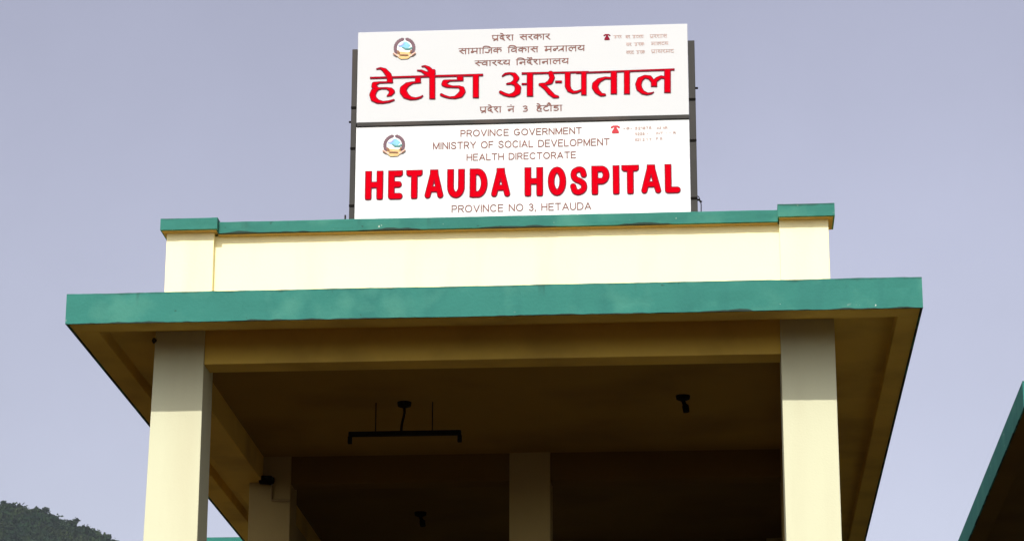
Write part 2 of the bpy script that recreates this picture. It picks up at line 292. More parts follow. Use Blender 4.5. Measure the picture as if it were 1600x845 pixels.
def simplify(lp, tol):
    P = np.array(lp); n = len(P); h = n//2
    def rdp(a, b):
        if b-a < 2: return []
        d = P[b % n]-P[a]; L = np.hypot(*d)+1e-12; q = P[a+1:b]-P[a]
        e = np.abs(q[:, 0]*d[1]-q[:, 1]*d[0])/L; k = int(e.argmax())
        if e[k] < tol: return []
        m_ = a+1+k; return rdp(a, m_)+[m_]+rdp(m_, b)
    idx = [0]+rdp(0, h)+[h]+rdp(h, n)
    return [tuple(P[i]) for i in idx]
def sheet(name, strokes, polys, y_back, thick, m, parent, res=0.002, inset=0.0):
    cu = bpy.data.curves.new(name, 'CURVE'); cu.dimensions = '2D'; cu.fill_mode = 'BOTH'; cu.extrude = thick/2
    for lp in contours(strokes, polys, res, inset):
        sp = cu.splines.new('POLY'); sp.points.add(len(lp)-1); sp.use_cyclic_u = True
        for q, (x, z) in zip(sp.points, lp): q.co = (x, z, 0, 1)
    t = bpy.data.objects.new('tmp', cu); C.objects.link(t)
    me = bpy.data.meshes.new_from_object(t.evaluated_get(bpy.context.evaluated_depsgraph_get()))
    bpy.data.objects.remove(t); bpy.data.curves.remove(cu)
    me.name = name
    me.transform(Matrix.Translation((0, y_back-thick/2, 0)) @ Matrix.Rotation(math.pi/2, 4, 'X'))
    return link(name, me, m, parent)

def smooth(pl, k=5):
    if len(pl) < 3: return pl
    P = [np.array(q, float) for q in pl]; P = [2*P[0]-P[1]]+P+[2*P[-1]-P[-2]]; out = []
    for a, b, c, d in zip(P, P[1:], P[2:], P[3:]):
        for i in range(k):
            t = i/k; out.append(tuple(0.5*(2*b+(c-a)*t+(2*a-5*b+4*c-d)*t*t+(3*b-a-3*c+d)*t**3)))
    return out+[tuple(P[-2])]
def arc(cx, cy, rx, ry, a0, a1, n=14): return [(cx+rx*math.cos(math.radians(a0+(a1-a0)*i/n)), cy+ry*math.sin(math.radians(a0+(a1-a0)*i/n))) for i in range(n+1)]
# roman capitals as strokes in a unit cell: width, strokes
LAT = {
 'A': (.86, [[(.0, 0), (.43, 1), (.86, 0)], [(.14, .32), (.72, .32)]]),
 'C': (.86, [arc(.45, .5, .45, .5, 42, 318)]), 'D': (.8, [[(0, 0), (0, 1), (.35, 1)]+arc(.35, .5, .45, .5, 90, -90)+[(0, 0)]]),
 'E': (.68, [[(.68, 1), (0, 1), (0, 0), (.68, 0)], [(0, .52), (.6, .52)]]), 'F': (.62, [[(.62, 1), (0, 1), (0, 0)], [(0, .5), (.52, .5)]]),
 'G': (.9, [arc(.45, .5, .45, .5, 45, 320)+[(.86, .45), (.52, .45)]]), 'H': (.76, [[(0, 0), (0, 1)], [(.76, 0), (.76, 1)], [(0, .52), (.76, .52)]]),
 'I': (0, [[(0, 0), (0, 1)]]), 'L': (.6, [[(0, 1), (0, 0), (.6, 0)]]), 'M': (.92, [[(0, 0), (0, 1), (.46, .05), (.92, 1), (.92, 0)]]),
 'N': (.78, [[(0, 0), (0, 1), (.78, 0), (.78, 1)]]), 'O': (.94, [arc(.47, .5, .47, .5, 0, 360, 24)]),
 'P': (.68, [[(0, 0), (0, 1), (.4, 1)]+arc(.4, .73, .28, .27, 90, -90)+[(0, .46)]]),
 'R': (.72, [[(0, 0), (0, 1), (.42, 1)]+arc(.42, .74, .28, .26, 90, -90)+[(0, .48)], [(.4, .48), (.72, 0)]]),
 'S': (.74, [smooth([(.7, .76), (.6, .95), (.37, 1), (.1, .9), (.06, .7), (.22, .56), (.5, .47), (.7, .33), (.68, .12), (.42, 0), (.14, .04), (.02, .26)])]),
 'T': (.76, [[(0, 1), (.76, 1)], [(.38, 1), (.38, 0)]]), 'U': (.76, [[(0, 1), (0, .36)]+arc(.38, .36, .38, .36, 180, 360)+[(.76, 1)]]),
 'V': (.82, [[(0, 1), (.41, 0), (.82, 1)]]), 'Y': (.8, [[(0, 1), (.4, .45), (.8, 1)], [(.4, .45), (.4, 0)]]), ' ': (.34, []),
 '3': (.6, [smooth([(.05, .85), (.3, 1), (.55, .82), (.45, .6), (.25, .54), (.5, .45), (.6, .22), (.35, 0), (.02, .14)])]), ',': (.05, [[(.05, .08), (0, -.14)]]),
 '5': (.58, [[(.55, 1), (.1, 1), (.05, .55)]+arc(.27, .32, .3, .32, 120, -150)]), '2': (.58, [smooth([(.04, .75), (.15, .96), (.4, .98), (.55, .75), (.4, .45), (0, 0)])+[(.58, 0)]]),
 '1': (.2, [[(0, .8), (.2, 1), (.2, 0)]]), '8': (.56, [arc(.28, .74, .24, .25, 0, 360), arc(.28, .25, .28, .25, 0, 360)]), '7': (.56, [[(0, 1), (.56, 1), (.2, 0)]]),
 '9': (.56, [arc(.28, .7, .27, .29, 0, 360)+[(.5, .3), (.3, 0)]]), '0': (.56, [arc(.28, .5, .28, .5, 0, 360)]), '-': (.3, [[(0, .45), (.3, .45)]]), '6': (.56, [arc(.28, .28, .27, .28, 0, 360), [(.02, .32), (.2, .8), (.45, 1)]]),
}
_pa = [[(.08, 1), (.08, .5), (.18, .33), (.4, .3), (.62, .42)], [(.62, 1), (.62, 0)]]
_da = [[(.46, 1), (.46, .84), (.24, .78), (.1, .58), (.2, .34), (.42, .32), (.5, .46), (.36, .52)], [(.32, .32), (.62, 0)]]
_sha = [[(.06, .86), (.18, 1), (.36, .9), (.34, .7), (.1, .56)], [(.12, .56), (.46, .02)], [(.72, 1), (.72, 0)]]
_sH = [[(.38, 1), (.4, .8), (.28, .62), (.08, .55)], [(.12, .55), (.5, .02)], [(.36, .64), (.72, .64)]]
_na = [[(.66, 1), (.66, 0)], [(.66, .52), (.3, .52)], [(.3, .52), (.12, .44), (.14, .24), (.3, .26), (.32, .52)]]
_ma = [[(.2, 1), (.2, .42)], [(.7, .42), (.2, .42), (.08, .3), (.16, .16), (.3, .26), (.3, .42)], [(.7, 1), (.7, 0)]]
_va = [[(.62, 1), (.62, 0)], [(.62, .66), (.34, .74), (.1, .5), (.2, .24), (.46, .26), (.62, .46)]]
_ha = [[(.42, 1), (.42, .84), (.16, .8), (.14, .6), (.4, .56), (.56, .44), (.42, .3)], [(.24, .56), (.06, .3), (.2, .04), (.56, .0)]]
def em(x): return [(x-.34, 1.36), (x-.14, 1.28), (x, 1.0)]
DEV = {
 'pr': (.8, _pa+[[(.62, .3), (.2, .0)]]), 'de': (.76, _da+[em(.5)]), 'rde': (.76, _da+[em(.46), [(.4, 1.32), (.58, 1.34), (.6, 1.0)]]), 'S': (.9, _sha),
 's': (.92, _sH[:2]+[[(.36, .64), (.74, .64)], [(.74, 1), (.74, 0)]]), 'sH': (.72, _sH), 'r': (.6, [[(.36, 1), (.42, .84), (.32, .64), (.08, .56)], [(.12, .56), (.52, .0)]]),
 'k': (.98, [[(.5, 1), (.5, 0)], [(.5, .66), (.3, .74), (.08, .52), (.18, .28), (.5, .36)], [(.5, .62), (.74, .74), (.9, .54), (.84, .3)]]), 'A': (.36, [[(.16, 1), (.16, 0)]]),
 'm': (.88, _ma), 'i': (.3, [[(.12, 1), (.12, 0)], [(.12, 1), (.2, 1.28), (.5, 1.34), (.82, 1.2), (.92, 1.0)]]),
 'j': (.9, [[(.74, 1), (.74, 0)], [(.74, .6), (.44, .6), (.5, .36), (.36, .12), (.06, .2)]]), 'v': (.8, _va), 'n': (.84, _na), 'ni': (.84, _na),
 'nH': (.56, [[(.5, 1), (.5, .56), (.3, .52)], [(.3, .52), (.1, .42), (.14, .2), (.34, .24), (.34, .5), (.56, .52)]]),
 'tr': (.76, [[(.6, 1), (.6, 0)], [(.6, .64), (.1, .12)], [(.6, .3), (.36, .32)]]), 'l': (1.0, [[(.82, 1), (.82, 0)], [(.82, .6), (.66, .7), (.5, .56), (.48, .36)], [(.5, .56), (.34, .72), (.1, .5), (.14, .2), (.38, .04)]]),
 'y': (.84, [[(.7, 1), (.7, 0)], [(.24, 1), (.38, .84), (.28, .66), (.08, .56), (.2, .3), (.46, .24), (.7, .44)]]), 'th': (.62, [[(.08, .88), (.22, 1), (.38, .86), (.3, .66), (.08, .56)], [(.14, .54), (.34, .3), (.58, .2)]]),
 't': (.72, [[(.5, 1), (.5, .84), (.26, .78), (.08, .5), (.2, .14), (.46, .06), (.64, .2)]]), 'au': (.4, [[(.18, 1), (.18, 0)], [(.18, 1), (-.04, 1.26), (-.24, 1.22)], [(.18, 1), (.04, 1.42), (-.14, 1.46)]]),
 'D': (.74, [[(.52, 1), (.52, .86), (.2, .82), (.12, .62), (.3, .56), (.54, .5), (.6, .26), (.42, .06), (.12, .12)]]), 'he': (.72, _ha+[em(.42)]),
 '3': (1.2, [[(.34, .92), (.6, 1.0), (.74, .8), (.48, .54)], [(.48, .54), (.78, .42), (.7, .1), (.36, .06)]]), 'nn': (.84, _na+[[(.4, 1.26), (.42, 1.26)]]), ' ': (.62, []),
}
def latin_line(text, spec, r, track=0.3):
    x0, x1, zb, h = spec; pen = 0; out = [[]]
    for ch in text:
        wd, ss = LAT[ch]
        if ch == ' ' and out[-1]: out.append([])
        out[-1] += [[(pen+x, y) for x, y in s_] for s_ in ss]; pen += wd+track
    k = (x1-x0-2*r)/(pen-track); return [[[(x0+r+x*k, zb+r+y*(h-2*r), r) for x, y in s_] for s_ in w_] for w_ in out]
def deva_line(words, spec, r, head=0.5):
    x0, x1, zb, h = spec; pen = 0; out = []
    for wd in words:
        a = pen; cur = []
        for g in wd.split():
            adv, ss = DEV[g]; cur += [([(pen+x, y) for x, y in smooth(s_)], r) for s_ in ss]; pen += adv
        if wd != '3': cur.append(([(a, 1), (pen-.06, 1)], r*head))
        out.append(cur)
        pen += DEV[' '][0]
    k = (x1-x0-2*r)/(pen-DEV[' '][0]); f = lambda P, q: [(x0+r+x*k, zb+r+y*(h-2*r), q) for x, y in P]
    return [[f(s_, q) for s_, q in w_] for w_ in out]

# ------------------------------------------------------------------ SETTING: ground, hill, haze
def grid_mesh(name, xs, ys, zf):
    X, Y = np.meshgrid(xs, ys); Z = zf(X, Y); nx, ny = len(xs), len(ys)
    v = np.stack([X, Y, Z], -1).reshape(-1, 3); i = np.arange(nx*ny).reshape(ny, nx)
    f = np.stack([i[:-1, :-1], i[:-1, 1:], i[1:, 1:], i[1:, :-1]], -1).reshape(-1, 4)
    return np_mesh(name, v, f)
def np_mesh(name, v, f):
    me = bpy.data.meshes.new(name); me.vertices.add(len(v)); me.vertices.foreach_set('co', np.asarray(v, np.float32).ravel())
    me.loops.add(f.size); me.loops.foreach_set('vertex_index', f.astype(np.int32).ravel())
    me.polygons.add(len(f)); me.polygons.foreach_set('loop_start', np.arange(len(f), dtype=np.int32)*f.shape[1])
    me.update(calc_edges=True); me.validate(); return me
g = link('ground', grid_mesh('ground', np.linspace(-1300, 1300, 27), np.linspace(-350, 2250, 27), lambda X, Y: X*0), 'ground'); tag(g, kind='structure')

RIDGE = np.array([(-1300, 470), (-900, 478), (-671.5, 449), (-579, 431), (-514.7, 412), (-487.3, 405), (-473.8, 403.2), (-460.3, 400.5), (-453.5, 398.5), (-444.3, 394.5), (-433.9, 391.3), (-429.3, 388.8), (-419.3, 384.6), (-410.2, 380.8), (-403.3, 376.5), (-386.5, 362), (-351.5, 350), (-250, 290), (-100, 180), (80, 60), (200, -2), (1300, -3)])
def wob(X, Y, s, ph): return np.sin(X/s+ph)*np.cos(Y/s*1.3+ph*2.1)+0.5*np.sin(X/s*2.3+Y/s*1.7+ph*3)
def hill_z(X, Y):
    r = np.interp(X, RIDGE[:, 0], RIDGE[:, 1]); d = 1800-Y
    z = np.where(d > 0, r-0.56*d, r+0.75*d)
    spur = np.clip(np.abs(d)/60, 0, 1)
    return np.where(r > 0, z+spur*(6*wob(X, Y, 35, 1)+2.5*wob(X, Y, 13, 2)), -3)
M['forest'] = mat('forest_leaf', FOREST_COL, 0.9, 0.35, 0.10, 0, 5, 0.05, dirt((0.026, 0.036, 0.012), 0.42, 0.66, 0.85, (1, 1, 1), 0.06))
M['hill'] = mat('hill_earth', (0.05, 0.06, 0.03), 0.95, 0.3, 0.05, 0, 5, 0.1)
M['bark'] = mat('bark', (0.10, 0.085, 0.065), 0.9, 0.2, 2)
M['crown'] = mat('ridge_tree_leaf', (0.014, 0.026, 0.012), 0.9, 0.4, 0.3, 0, 5, 0.15)
hill = link('hill', grid_mesh('hill', np.concatenate([np.linspace(-1290, -680, 50), np.linspace(-670, -300, 150), np.linspace(-290, 300, 40)]), np.linspace(1000, 2240, 260), hill_z), 'hill'); tag(hill, kind='structure')
nr = np.random.RandomState(4)
def crown(nleaf, rx, rz, leaf, lumps=7):
    """leaf clumps spread through several offset lumps: quads at random tilt"""
    cs = nr.normal(size=(lumps, 3)); cs /= np.linalg.norm(cs, axis=1)[:, None]; cs *= np.array([rx*.62, rx*.62, rz*.6])*nr.uniform(.5, 1, (lumps, 1))
    c = cs[nr.randint(0, lumps, nleaf)]+nr.normal(size=(nleaf, 3))*np.array([rx, rx, rz])*.27
    a = nr.normal(size=(nleaf, 3)); a /= np.linalg.norm(a, axis=1)[:, None]
    b = np.cross(a, nr.normal(size=(nleaf, 3))); b /= np.linalg.norm(b, axis=1)[:, None]
    s = leaf*nr.uniform(.6, 1.3, (nleaf, 1))
    v = np.stack([c-a*s-b*s*.6, c+a*s-b*s*.6, c+a*s*.8+b*s*.6, c-a*s*.8+b*s*.6], 1).reshape(-1, 3)
    return v, np.arange(4*nleaf).reshape(-1, 4)
tmpl = [crown(90, 2.8, 2.6, 0.62) for _ in range(8)]
V = []; F = []; off = 0
def scatter(n, xa, xb, da, db, smin, smax):
    global off
    for _ in range(n):
        x = nr.uniform(xa, xb); d = nr.uniform(da, db); y = 1800-d; z = float(hill_z(np.array([x]), np.array([y]))[0])
        v, f = tmpl[nr.randint(8)]; s = nr.uniform(smin, smax); t = nr.uniform(0, 6.28); c_, s_ = math.cos(t), math.sin(t)
        q = v*s*np.array([1, 1, nr.uniform(.8, 1.25)]); q = np.stack([q[:, 0]*c_-q[:, 1]*s_, q[:, 0]*s_+q[:, 1]*c_, q[:, 2]], 1)
        V.append(q+np.array([x, y, z+1.6*s])); F.append(f+off); off += len(v)
scatter(5200, -560, -340, -12, 170, 0.45, 1.7)
scatter(500, -540, -360, -4, 6, 0.5, 1.0)
scatter(1500, -900, -560, -12, 200, 1.1, 2.0)
scatter(1500, -340, -40, -12, 160, 1.0, 2.2)
fo = link('forest', np_mesh('forest', np.concatenate(V), np.concatenate(F)), 'forest'); tag(fo, kind='stuff', label='dark green forest covering the distant hillside', category='forest')

def ridge_tree(x, ztop, h, wd, label):
    zg = float(hill_z(np.array([x]), np.array([1799.0]))[0])
    h = max(h, ztop-zg)
    t = thing('ridge_tree', label, 'tree', (x, 1799, zg-0.4), 'trees standing out on the hill ridge')
    MB().tube([(0, 0, 0), (wd*.05, 0, h*.35), (wd*-.04, 0, h*.7)], [.28, .2, .1], 7).build('trunk', 'bark', t, (0, 0, 0))
    v, f = crown(260, wd/2, h*.26, 0.55, 7)
    link('crown', np_mesh('crown', v+np.array([0, 0, h*.72]), f), 'crown', t, (0, 0, 0))
ridge_tree(-484.5, 412, 5, 4.2, 'highest dark tree on the hill ridge, at the very edge of the photo')
ridge_tree(-461.3, 407.2, 4, 4.0, 'small rounded tree on the hill ridge, first of the pair on the shoulder')
ridge_tree(-454.2, 406.8, 6, 6.0, 'bushy broad tree on the hill ridge where the ridge begins to drop')
ridge_tree(-433.5, 398.8, 6.5, 5.2, 'tallest lone tree with flat top standing clear halfway down the sloping ridge')
ridge_tree(-409.5, 386.5, 4.5, 2.8, 'small thin lone tree on the lowest visible stretch of the ridge')

hz = MB().box(-1400, 1400, -400, 2300, -4.5, 500, 0).build('haze', None)
hm = bpy.data.materials.new('haze_air'); hm.use_nodes = True; hn = hm.node_tree; hn.nodes.clear()
pv = hn.nodes.new('ShaderNodeVolumePrincipled'); pv.inputs['Color'].default_value = (*HAZE_COL, 1); pv.inputs['Density'].default_value = HAZE_DEN; pv.inputs['Anisotropy'].default_value = 0.0
ho = hn.nodes.new('ShaderNodeOutputMaterial'); hn.links.new(pv.outputs[0], ho.inputs['Volume']); hz.data.materials.append(hm)
tag(hz, kind='stuff', label='pale haze in the air over the valley', category='haze')

# ------------------------------------------------------------------ PORTICO
z = lambda v: v+ZC
P = thing('hospital_portico', 'tall hospital entrance portico with teal fascia, cream parapet and square cream columns', 'portico', (-1.66, 24.5, 0))
LF, RF, Y0, Y1 = -4.982, 1.658, 20.0, 29.17
B('floor_slab', 'paving', P, -4.9, 1.55, 20.2, 29.1, -0.05, 0.15)
f = MB(); f.rough(LF, RF, Y0, Y0+.016, z(5.95), z(6.197), 150, .0012, .0018, 3)
f.box(LF, LF+.016, Y0+.0175, Y1, z(5.95), z(6.195), .004); f.box(RF-.016, RF, Y0+.0175, Y1, z(5.95), z(6.195), .004)
f.build('fascia', 'teal', P)
B('roof_slab', 'beam', P, LF+.017, RF-.017, Y0+.018, Y1, z(6.06), z(6.19), .003)
B('soffit_rim', 'beam', P, LF+.018, RF-.018, Y0+.019, 20.262, z(5.957), z(6.064), .005)
B('soffit_rim', 'beam', P, LF+.018, -4.775, 20.2635, Y1-.002, z(5.957), z(6.064), .005); B('soffit_rim', 'beam', P, 1.478, RF-.018, 20.2635, Y1-.002, z(5.957), z(6.064), .005)
B('shade_wall', 'shaded_cream', P, .79, .96, 24.892, 28.498, .1, z(5.714)); B('shade_wall', 'shaded_cream', P, -4.25, -4.12, 24.892, 28.498, .1, z(5.714))  # infill walls added to keep light off the rear bay ceiling
def column(x0, x1, y0, y1, batter=0.0, m='column'):
    b = MB(); b.box(x0, x1, y0, y1, 0.1, z(6.066), .007)
    if batter:
        for v in b.bm.verts:
            if v.co.x < (x0+x1)/2: v.co.x -= batter*(z(6.066)-v.co.z)/6
    return b.build('column', m, P)
column(-4.398, -3.998, 20.625, 21.03, 0.10); column(.586, 1.011, 20.625, 21.03)
column(-4.276, -3.887, 24.5, 24.89, 0, 'shaded_cream'); column(-1.843, -1.464, 24.5, 24.89, 0, 'shaded_cream'); column(.665, 1.04, 24.5, 24.89, 0, 'shaded_cream')
column(-4.276, -3.887, 28.5, 28.89, 0, 'shaded_cream'); column(-1.843, -1.464, 28.5, 28.89, 0, 'shaded_cream'); column(.60, .985, 28.5, 28.89, 0, 'shaded_cream')
B('beam', 'beam', P, -4.003, .591, 20.647, 20.90, z(5.785), z(6.063))
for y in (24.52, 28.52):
    B('beam', 'ceiling_shade', P, -3.892, -1.838, y, y+.25, z(5.70), z(6.061)); B('beam', 'ceiling_shade', P, -1.469, .67, y, y+.25, z(5.70), z(6.061))
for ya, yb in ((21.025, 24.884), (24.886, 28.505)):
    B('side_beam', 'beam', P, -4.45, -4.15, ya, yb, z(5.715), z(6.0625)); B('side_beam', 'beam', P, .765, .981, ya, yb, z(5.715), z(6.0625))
for ya, yb, cm in ((20.896, 24.53, 'ceiling'), (24.76, 28.53, 'ceiling_shade')):
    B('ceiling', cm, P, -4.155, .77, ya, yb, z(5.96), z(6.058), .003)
# parapet
pw = MB(); pw.box(-3.94, .61, 20.60, 20.74, z(6.186), z(6.845), .005); pw.build('parapet_wall', 'cream', P)
c = MB(); c.rough(-3.905, .588, 20.525, 20.80, z(6.842), z(6.940), 110, .0007, .001, 8); c.build('coping', 'teal_cap', P)
B('coping_soffit', 'shaded_cream', P, -3.904, .587, 20.545, 20.79, z(6.8375), z(6.8412), 0)  # cream underside browned, its shade painted into the colour
for x0, x1, cx0, cx1, zt in ((-4.325, -3.938, -4.364, -3.9, 6.961), (.60, .988, .588, 1.038, 6.969)):
    pl = B('parapet_pillar', 'cream', P, x0, x1, 20.55, 20.79, z(6.187), z(6.864), .005)
    c = MB(); c.rough(cx0, cx1, 20.47, 20.83, z(6.8645), z(zt), 16, .0008, .001, 9); c.build('coping', 'teal_cap', pl)
    B('coping_soffit', 'shaded_cream', pl, cx0+.012, cx1-.012, 20.490, 20.82, z(6.8605), z(6.8638), 0)
# little wall plug hole with wasp mud beside the front column
MB().tube([(-4.405, 20.60, 7.60), (-4.402, 20.61, 7.58), (-4.404, 20.60, 7.555)], [.008, .022, .006], 8).build('mud_nest', 'dark_metal', P, None, True)

# ------------------------------------------------------------------ SIGN
S = thing('hospital_sign', 'two panel white hospital sign with red lettering on a black steel frame above the parapet', 'sign', (-1.48, 21.0, z(6.19)))
for x0, x1 in ((-2.902, -2.857), (-.099, -.044)):
    po = MB(); po.box(x0, x1, 20.955, 21.06, z(6.19), z(8.583), .004); po = po.build('post', 'frame', S)
    for zz in (9.66, 9.30, 8.80): MB().box(x0-.0015, x1+.0015, 20.949, 20.9545, zz-.01, zz+.01, .002).build('clamp', 'black', po)
    xo = x0 if x0 < -1 else x1; sg = -1 if x0 < -1 else 1
    for zz in ((9.775, 8.80) if x0 > -1 else (9.55,)): MB().tube([(xo, 21.0, zz), (xo+sg*.022, 21.0, zz)], .009, 6).build('bolt', 'black', po)
for zz in (8.50, 7.905, 7.10): B('rail', 'frame', S, -2.856, -.10, 20.985, 21.035, z(zz)-.021, z(zz)+.021, .003)
B('divider', 'frame', S, -2.851, -.1, 20.938, 20.984, z(7.887), z(7.922), .003)
for x in (-2.0, -1.0): B('upright', 'frame', S, x-.02, x+.02, 20.99, 21.03, z(6.19), z(8.58), .003)
for x in (-2.88, -2.0, -1.0, -.07): MB().tube([(x, 21.06, z(8.3)), (x, 22.0, z(6.2))], .018, 8).build('brace', 'frame', S)
cb = MB().tube(smooth([(-.05, 20.99, 8.83), (-.034, 20.97, 8.815), (-.026, 20.96, 8.775), (-.018, 20.955, 8.76), (-.016, 20.955, 8.72), (-.02, 20.96, 8.60)]), .004, 6)
cb.tube([(-.026, 20.957, 8.775), (-.012, 20.955, 8.765)], .009, 6); cb.build('loose_cable', 'black', S)
MB().tube([(-2.934, 20.97, z(6.19)), (-2.934, 20.97, 8.725)], .008, 6).build('rod_stub', 'frame', S)
def panel(z0, z1, m):
    b = MB(); b.box(-2.855, -.1005, 20.95, 20.98, z0, z1, .003)
    return b.build('sign_panel', m, S)
YF = 20.95
up = panel(z(7.924), z(8.731), 'sign_upper'); lo = panel(z(7.02), z(7.884), 'sign_lower')
tag(up, label='upper white panel with Devanagari lettering'); tag(lo, label='lower white panel with English lettering')
def word(st, po, m, par):
    e = sheet('letter_edge', st, po, YF-.0005, .006, 'maroon', par, .003)
    sheet('lettering', st, po, YF-.0068, .002, 'red', e, .003, .007)
cut = -1.73
word([s_ for s_ in DEVA_STROKES if s_[0][0] < cut], [q for q in DEVA_POLYS if q[0][0] < cut], 'red', up)
word([s_ for s_ in DEVA_STROKES if s_[0][0] >= cut], [q for q in DEVA_POLYS if q[0][0] >= cut], 'red', up)
bs = []; bp_ = []
for ch, x0, x1, zb, zt in BIG_LATIN:
    zb, zt = 8.843, 9.096; r0 = .0285; wd, ss = LAT[ch]
    if ch == 'A': ss = [[(0, 0), (.37, 1)], [(.86, 0), (.49, 1)], [(.16, .27), (.70, .27)]]; bp_.append([((x0+x1)/2-.036, zt-.03), ((x0+x1)/2+.036, zt-.03), ((x0+x1)/2+.034, zt), ((x0+x1)/2-.034, zt)])
    for s_ in ss:
        if wd == 0: q = [((x0+x1)/2, zb+r0+y*(zt-zb-2*r0), r0) for x, y in s_]
        else: q = [(x0+r0+x/wd*(x1-x0-2*r0), zb+r0+y*(zt-zb-2*r0), r0*(.92 if ch in 'AS' else 1)) for x, y in s_]
        bs.append(q)
        if ch in 'HETUDPIL':
            for e, e2 in ((s_[0], q[0]), (s_[-1], q[-1])):
                if e[1] < .01 and ch in 'HTPI': bp_.append([(e2[0]-r0*.99, zb+.03), (e2[0]-r0*.93, zb+.008), (e2[0]-r0*.7, zb+.0012), (e2[0]+r0*.7, zb+.0012), (e2[0]+r0*.93, zb+.008), (e2[0]+r0*.99, zb+.03)])
                if e[1] > .99: bp_.append([(e2[0]-r0, e2[1]-.01), (e2[0]+r0, e2[1]-.01), (e2[0]+r0, zt), (e2[0]-r0, zt)])
            if ch in 'EDP' and len(s_) > 2:
                xx = x0+r0; bp_.append([(xx-r0, zt-.05), (xx+r0, zt-.05), (xx+r0, zt), (xx-r0, zt)])
                if ch == 'D': bp_.append([(xx-r0, zb+.005), (xx+r0, zb), (xx+r0, zb+.05), (xx-r0, zb+.05)])
cut = -1.51
word([s_ for s_ in bs if s_[0][0] < cut], [q for q in bp_ if q[0][0] < cut], 'red', lo)
word([s_ for s_ in bs if s_[0][0] >= cut], [q for q in bp_ if q[0][0] >= cut], 'red', lo)
t = []
for k, ws in (('u1', ['pr de S', 's r k A r']), ('u2', ['s A m A i j k', 'i v k A s', 'm nH tr A l y']), ('u3', ['sH v A r th y', 'i n rde S n A l y']), ('u4', ['pr de S', 'nn', '3', 'he t au D A'])):
    for q in deva_line(ws, LINES[k], .0043, .6): sheet('small_print', q, [], YF-.0005, .002, 'print', up, .002)
t = []
for k, s_ in (('l1', 'PROVINCE GOVERNMENT'), ('l2', 'MINISTRY OF SOCIAL DEVELOPMENT'), ('l3', 'HEALTH DIRECTORATE'), ('l4', 'PROVINCE NO 3, HETAUDA')):
    for q in latin_line(s_, LINES[k], .0040): sheet('small_print', q, [], YF-.0005, .002, 'print', lo, .002)
t = []
for k, ws in (('ua1', ['3 r r']), ('ua2', ['v r', '3 t r S']), ('ua3', ['pr r S A s']), ('ub2', ['y r', '3 r k']), ('ub3', ['m A l t y']), ('uc2', ['v S t', '3 r k']), ('uc3', ['pr A y r m t'])):
    for q in deva_line(ws, LINES[k], .0026): sheet('phone_number', q, [], YF-.0005, .002, 'print_pale', up, .0014)
t = []
for k, s_ in (('la1', '-5-'), ('la2', '521875'), ('la3', 'A2 NR'), ('lb2', '9228 -'), ('lb3', 'INT - - R'), ('lc2', '521 2 1 7'), ('lc3', 'F R')):
    for q in latin_line(s_, LINES[k], .0024): sheet('phone_number', q, [], YF-.0005, .002, 'print_pale', lo, .0014)
for par, cx, cz, s_ in ((up, -.769, 10.229, .9), (lo, -.707, 9.41, 1.15)):
    k = .028*s_
    sheet('telephone_symbol', [[(cx-k*.95, cz+k*.55, k*.22), (cx-k*.5, cz+k*.85, k*.2), (cx+k*.5, cz+k*.85, k*.2), (cx+k*.95, cz+k*.55, k*.22)]],
          [[(cx-k*.3, cz+k*.8), (cx+k*.3, cz+k*.8), (cx+k*.35, cz+k*.3), (cx+k*.9, cz-k*.6), (cx+k*.85, cz-k*1.05), (cx-k*.85, cz-k*1.05), (cx-k*.9, cz-k*.6), (cx-k*.35, cz+k*.3)]], YF-.0005, .003, 'maroon' if par is up else 'phone_red', par, .0012)
def emblem(par, cx, cz):
    u = .092                                                       # half width of the wreath
    f = lambda pts: [(cx+x*u, cz+y*u) for x, y in pts]
    fr = lambda pts: [(cx+x*u, cz+y*u, r_*u) for x, y, r_ in pts]
    e = tag(sheet('emblem', [], [f(arc(0, .08, .82, .86, 0, 360, 30))], YF-.0005, .002, 'e_white', par, .0016))
    L = [(x, y, .12+.04*(i % 2)) for i, (x, y) in enumerate(arc(0, .08, .84, .86, 100, 222, 18))]
    Rr = [(x, y, .12+.04*(i % 2)) for i, (x, y) in enumerate(arc(0, .08, .84, .86, 78, -40, 18))]
    for q in (L, Rr): sheet('wreath', [fr(q)], [], YF-.003, .002, 'e_wreath', e, .0014)
    sheet('mountain', [], [f([(-.42, .22), (-.1, .66), (.22, .64), (.56, .32), (.3, .0), (-.12, .06)])], YF-.003, .002, 'e_blue', e, .0014)
    sheet('snow_ridge', [fr([(-.52, .30, .06), (-.3, .36, .08), (-.1, .52, .06)])], [], YF-.0055, .002, 'e_lilac', e, .0014)
    sheet('green_hills', [fr([(-.18, .16, .04), (.1, -.04, .08), (.4, -.06, .08), (.66, .06, .07)])], [], YF-.0055, .002, 'e_green', e, .0014)
    sheet('base_scroll', [], [f([(-.66, -.26), (-.2, -.3), (.3, -.38), (.66, -.28), (.58, -.78), (.32, -1.0), (-.32, -1.02), (-.6, -.8)])], YF-.0055, .002, 'e_tan', e, .0014)
    for q in (-1, 1): sheet('ribbon', [fr([(q*.98, -.42, .06), (q*.8, -.58, .08), (q*.5, -.74, .07)])], [], YF-.008, .002, 'e_rib', e, .0014)
    sheet('ribbon_tip', [fr([(-.58, -.3, .12), (-.5, -.42, .1)]), fr([(.62, -.26, .09), (.55, -.4, .07)]), fr([(-.4, -.62, .05), (.3, -.66, .06)]), fr([(-1.0, -.5, .045), (-.74, -.7, .045)]), fr([(1.0, -.5, .045), (.74, -.7, .045)])], [], YF-.0105, .002, 'e_dark', e, .0014)
emblem(up, -2.462, 10.172); emblem(lo, -2.536, 9.312)

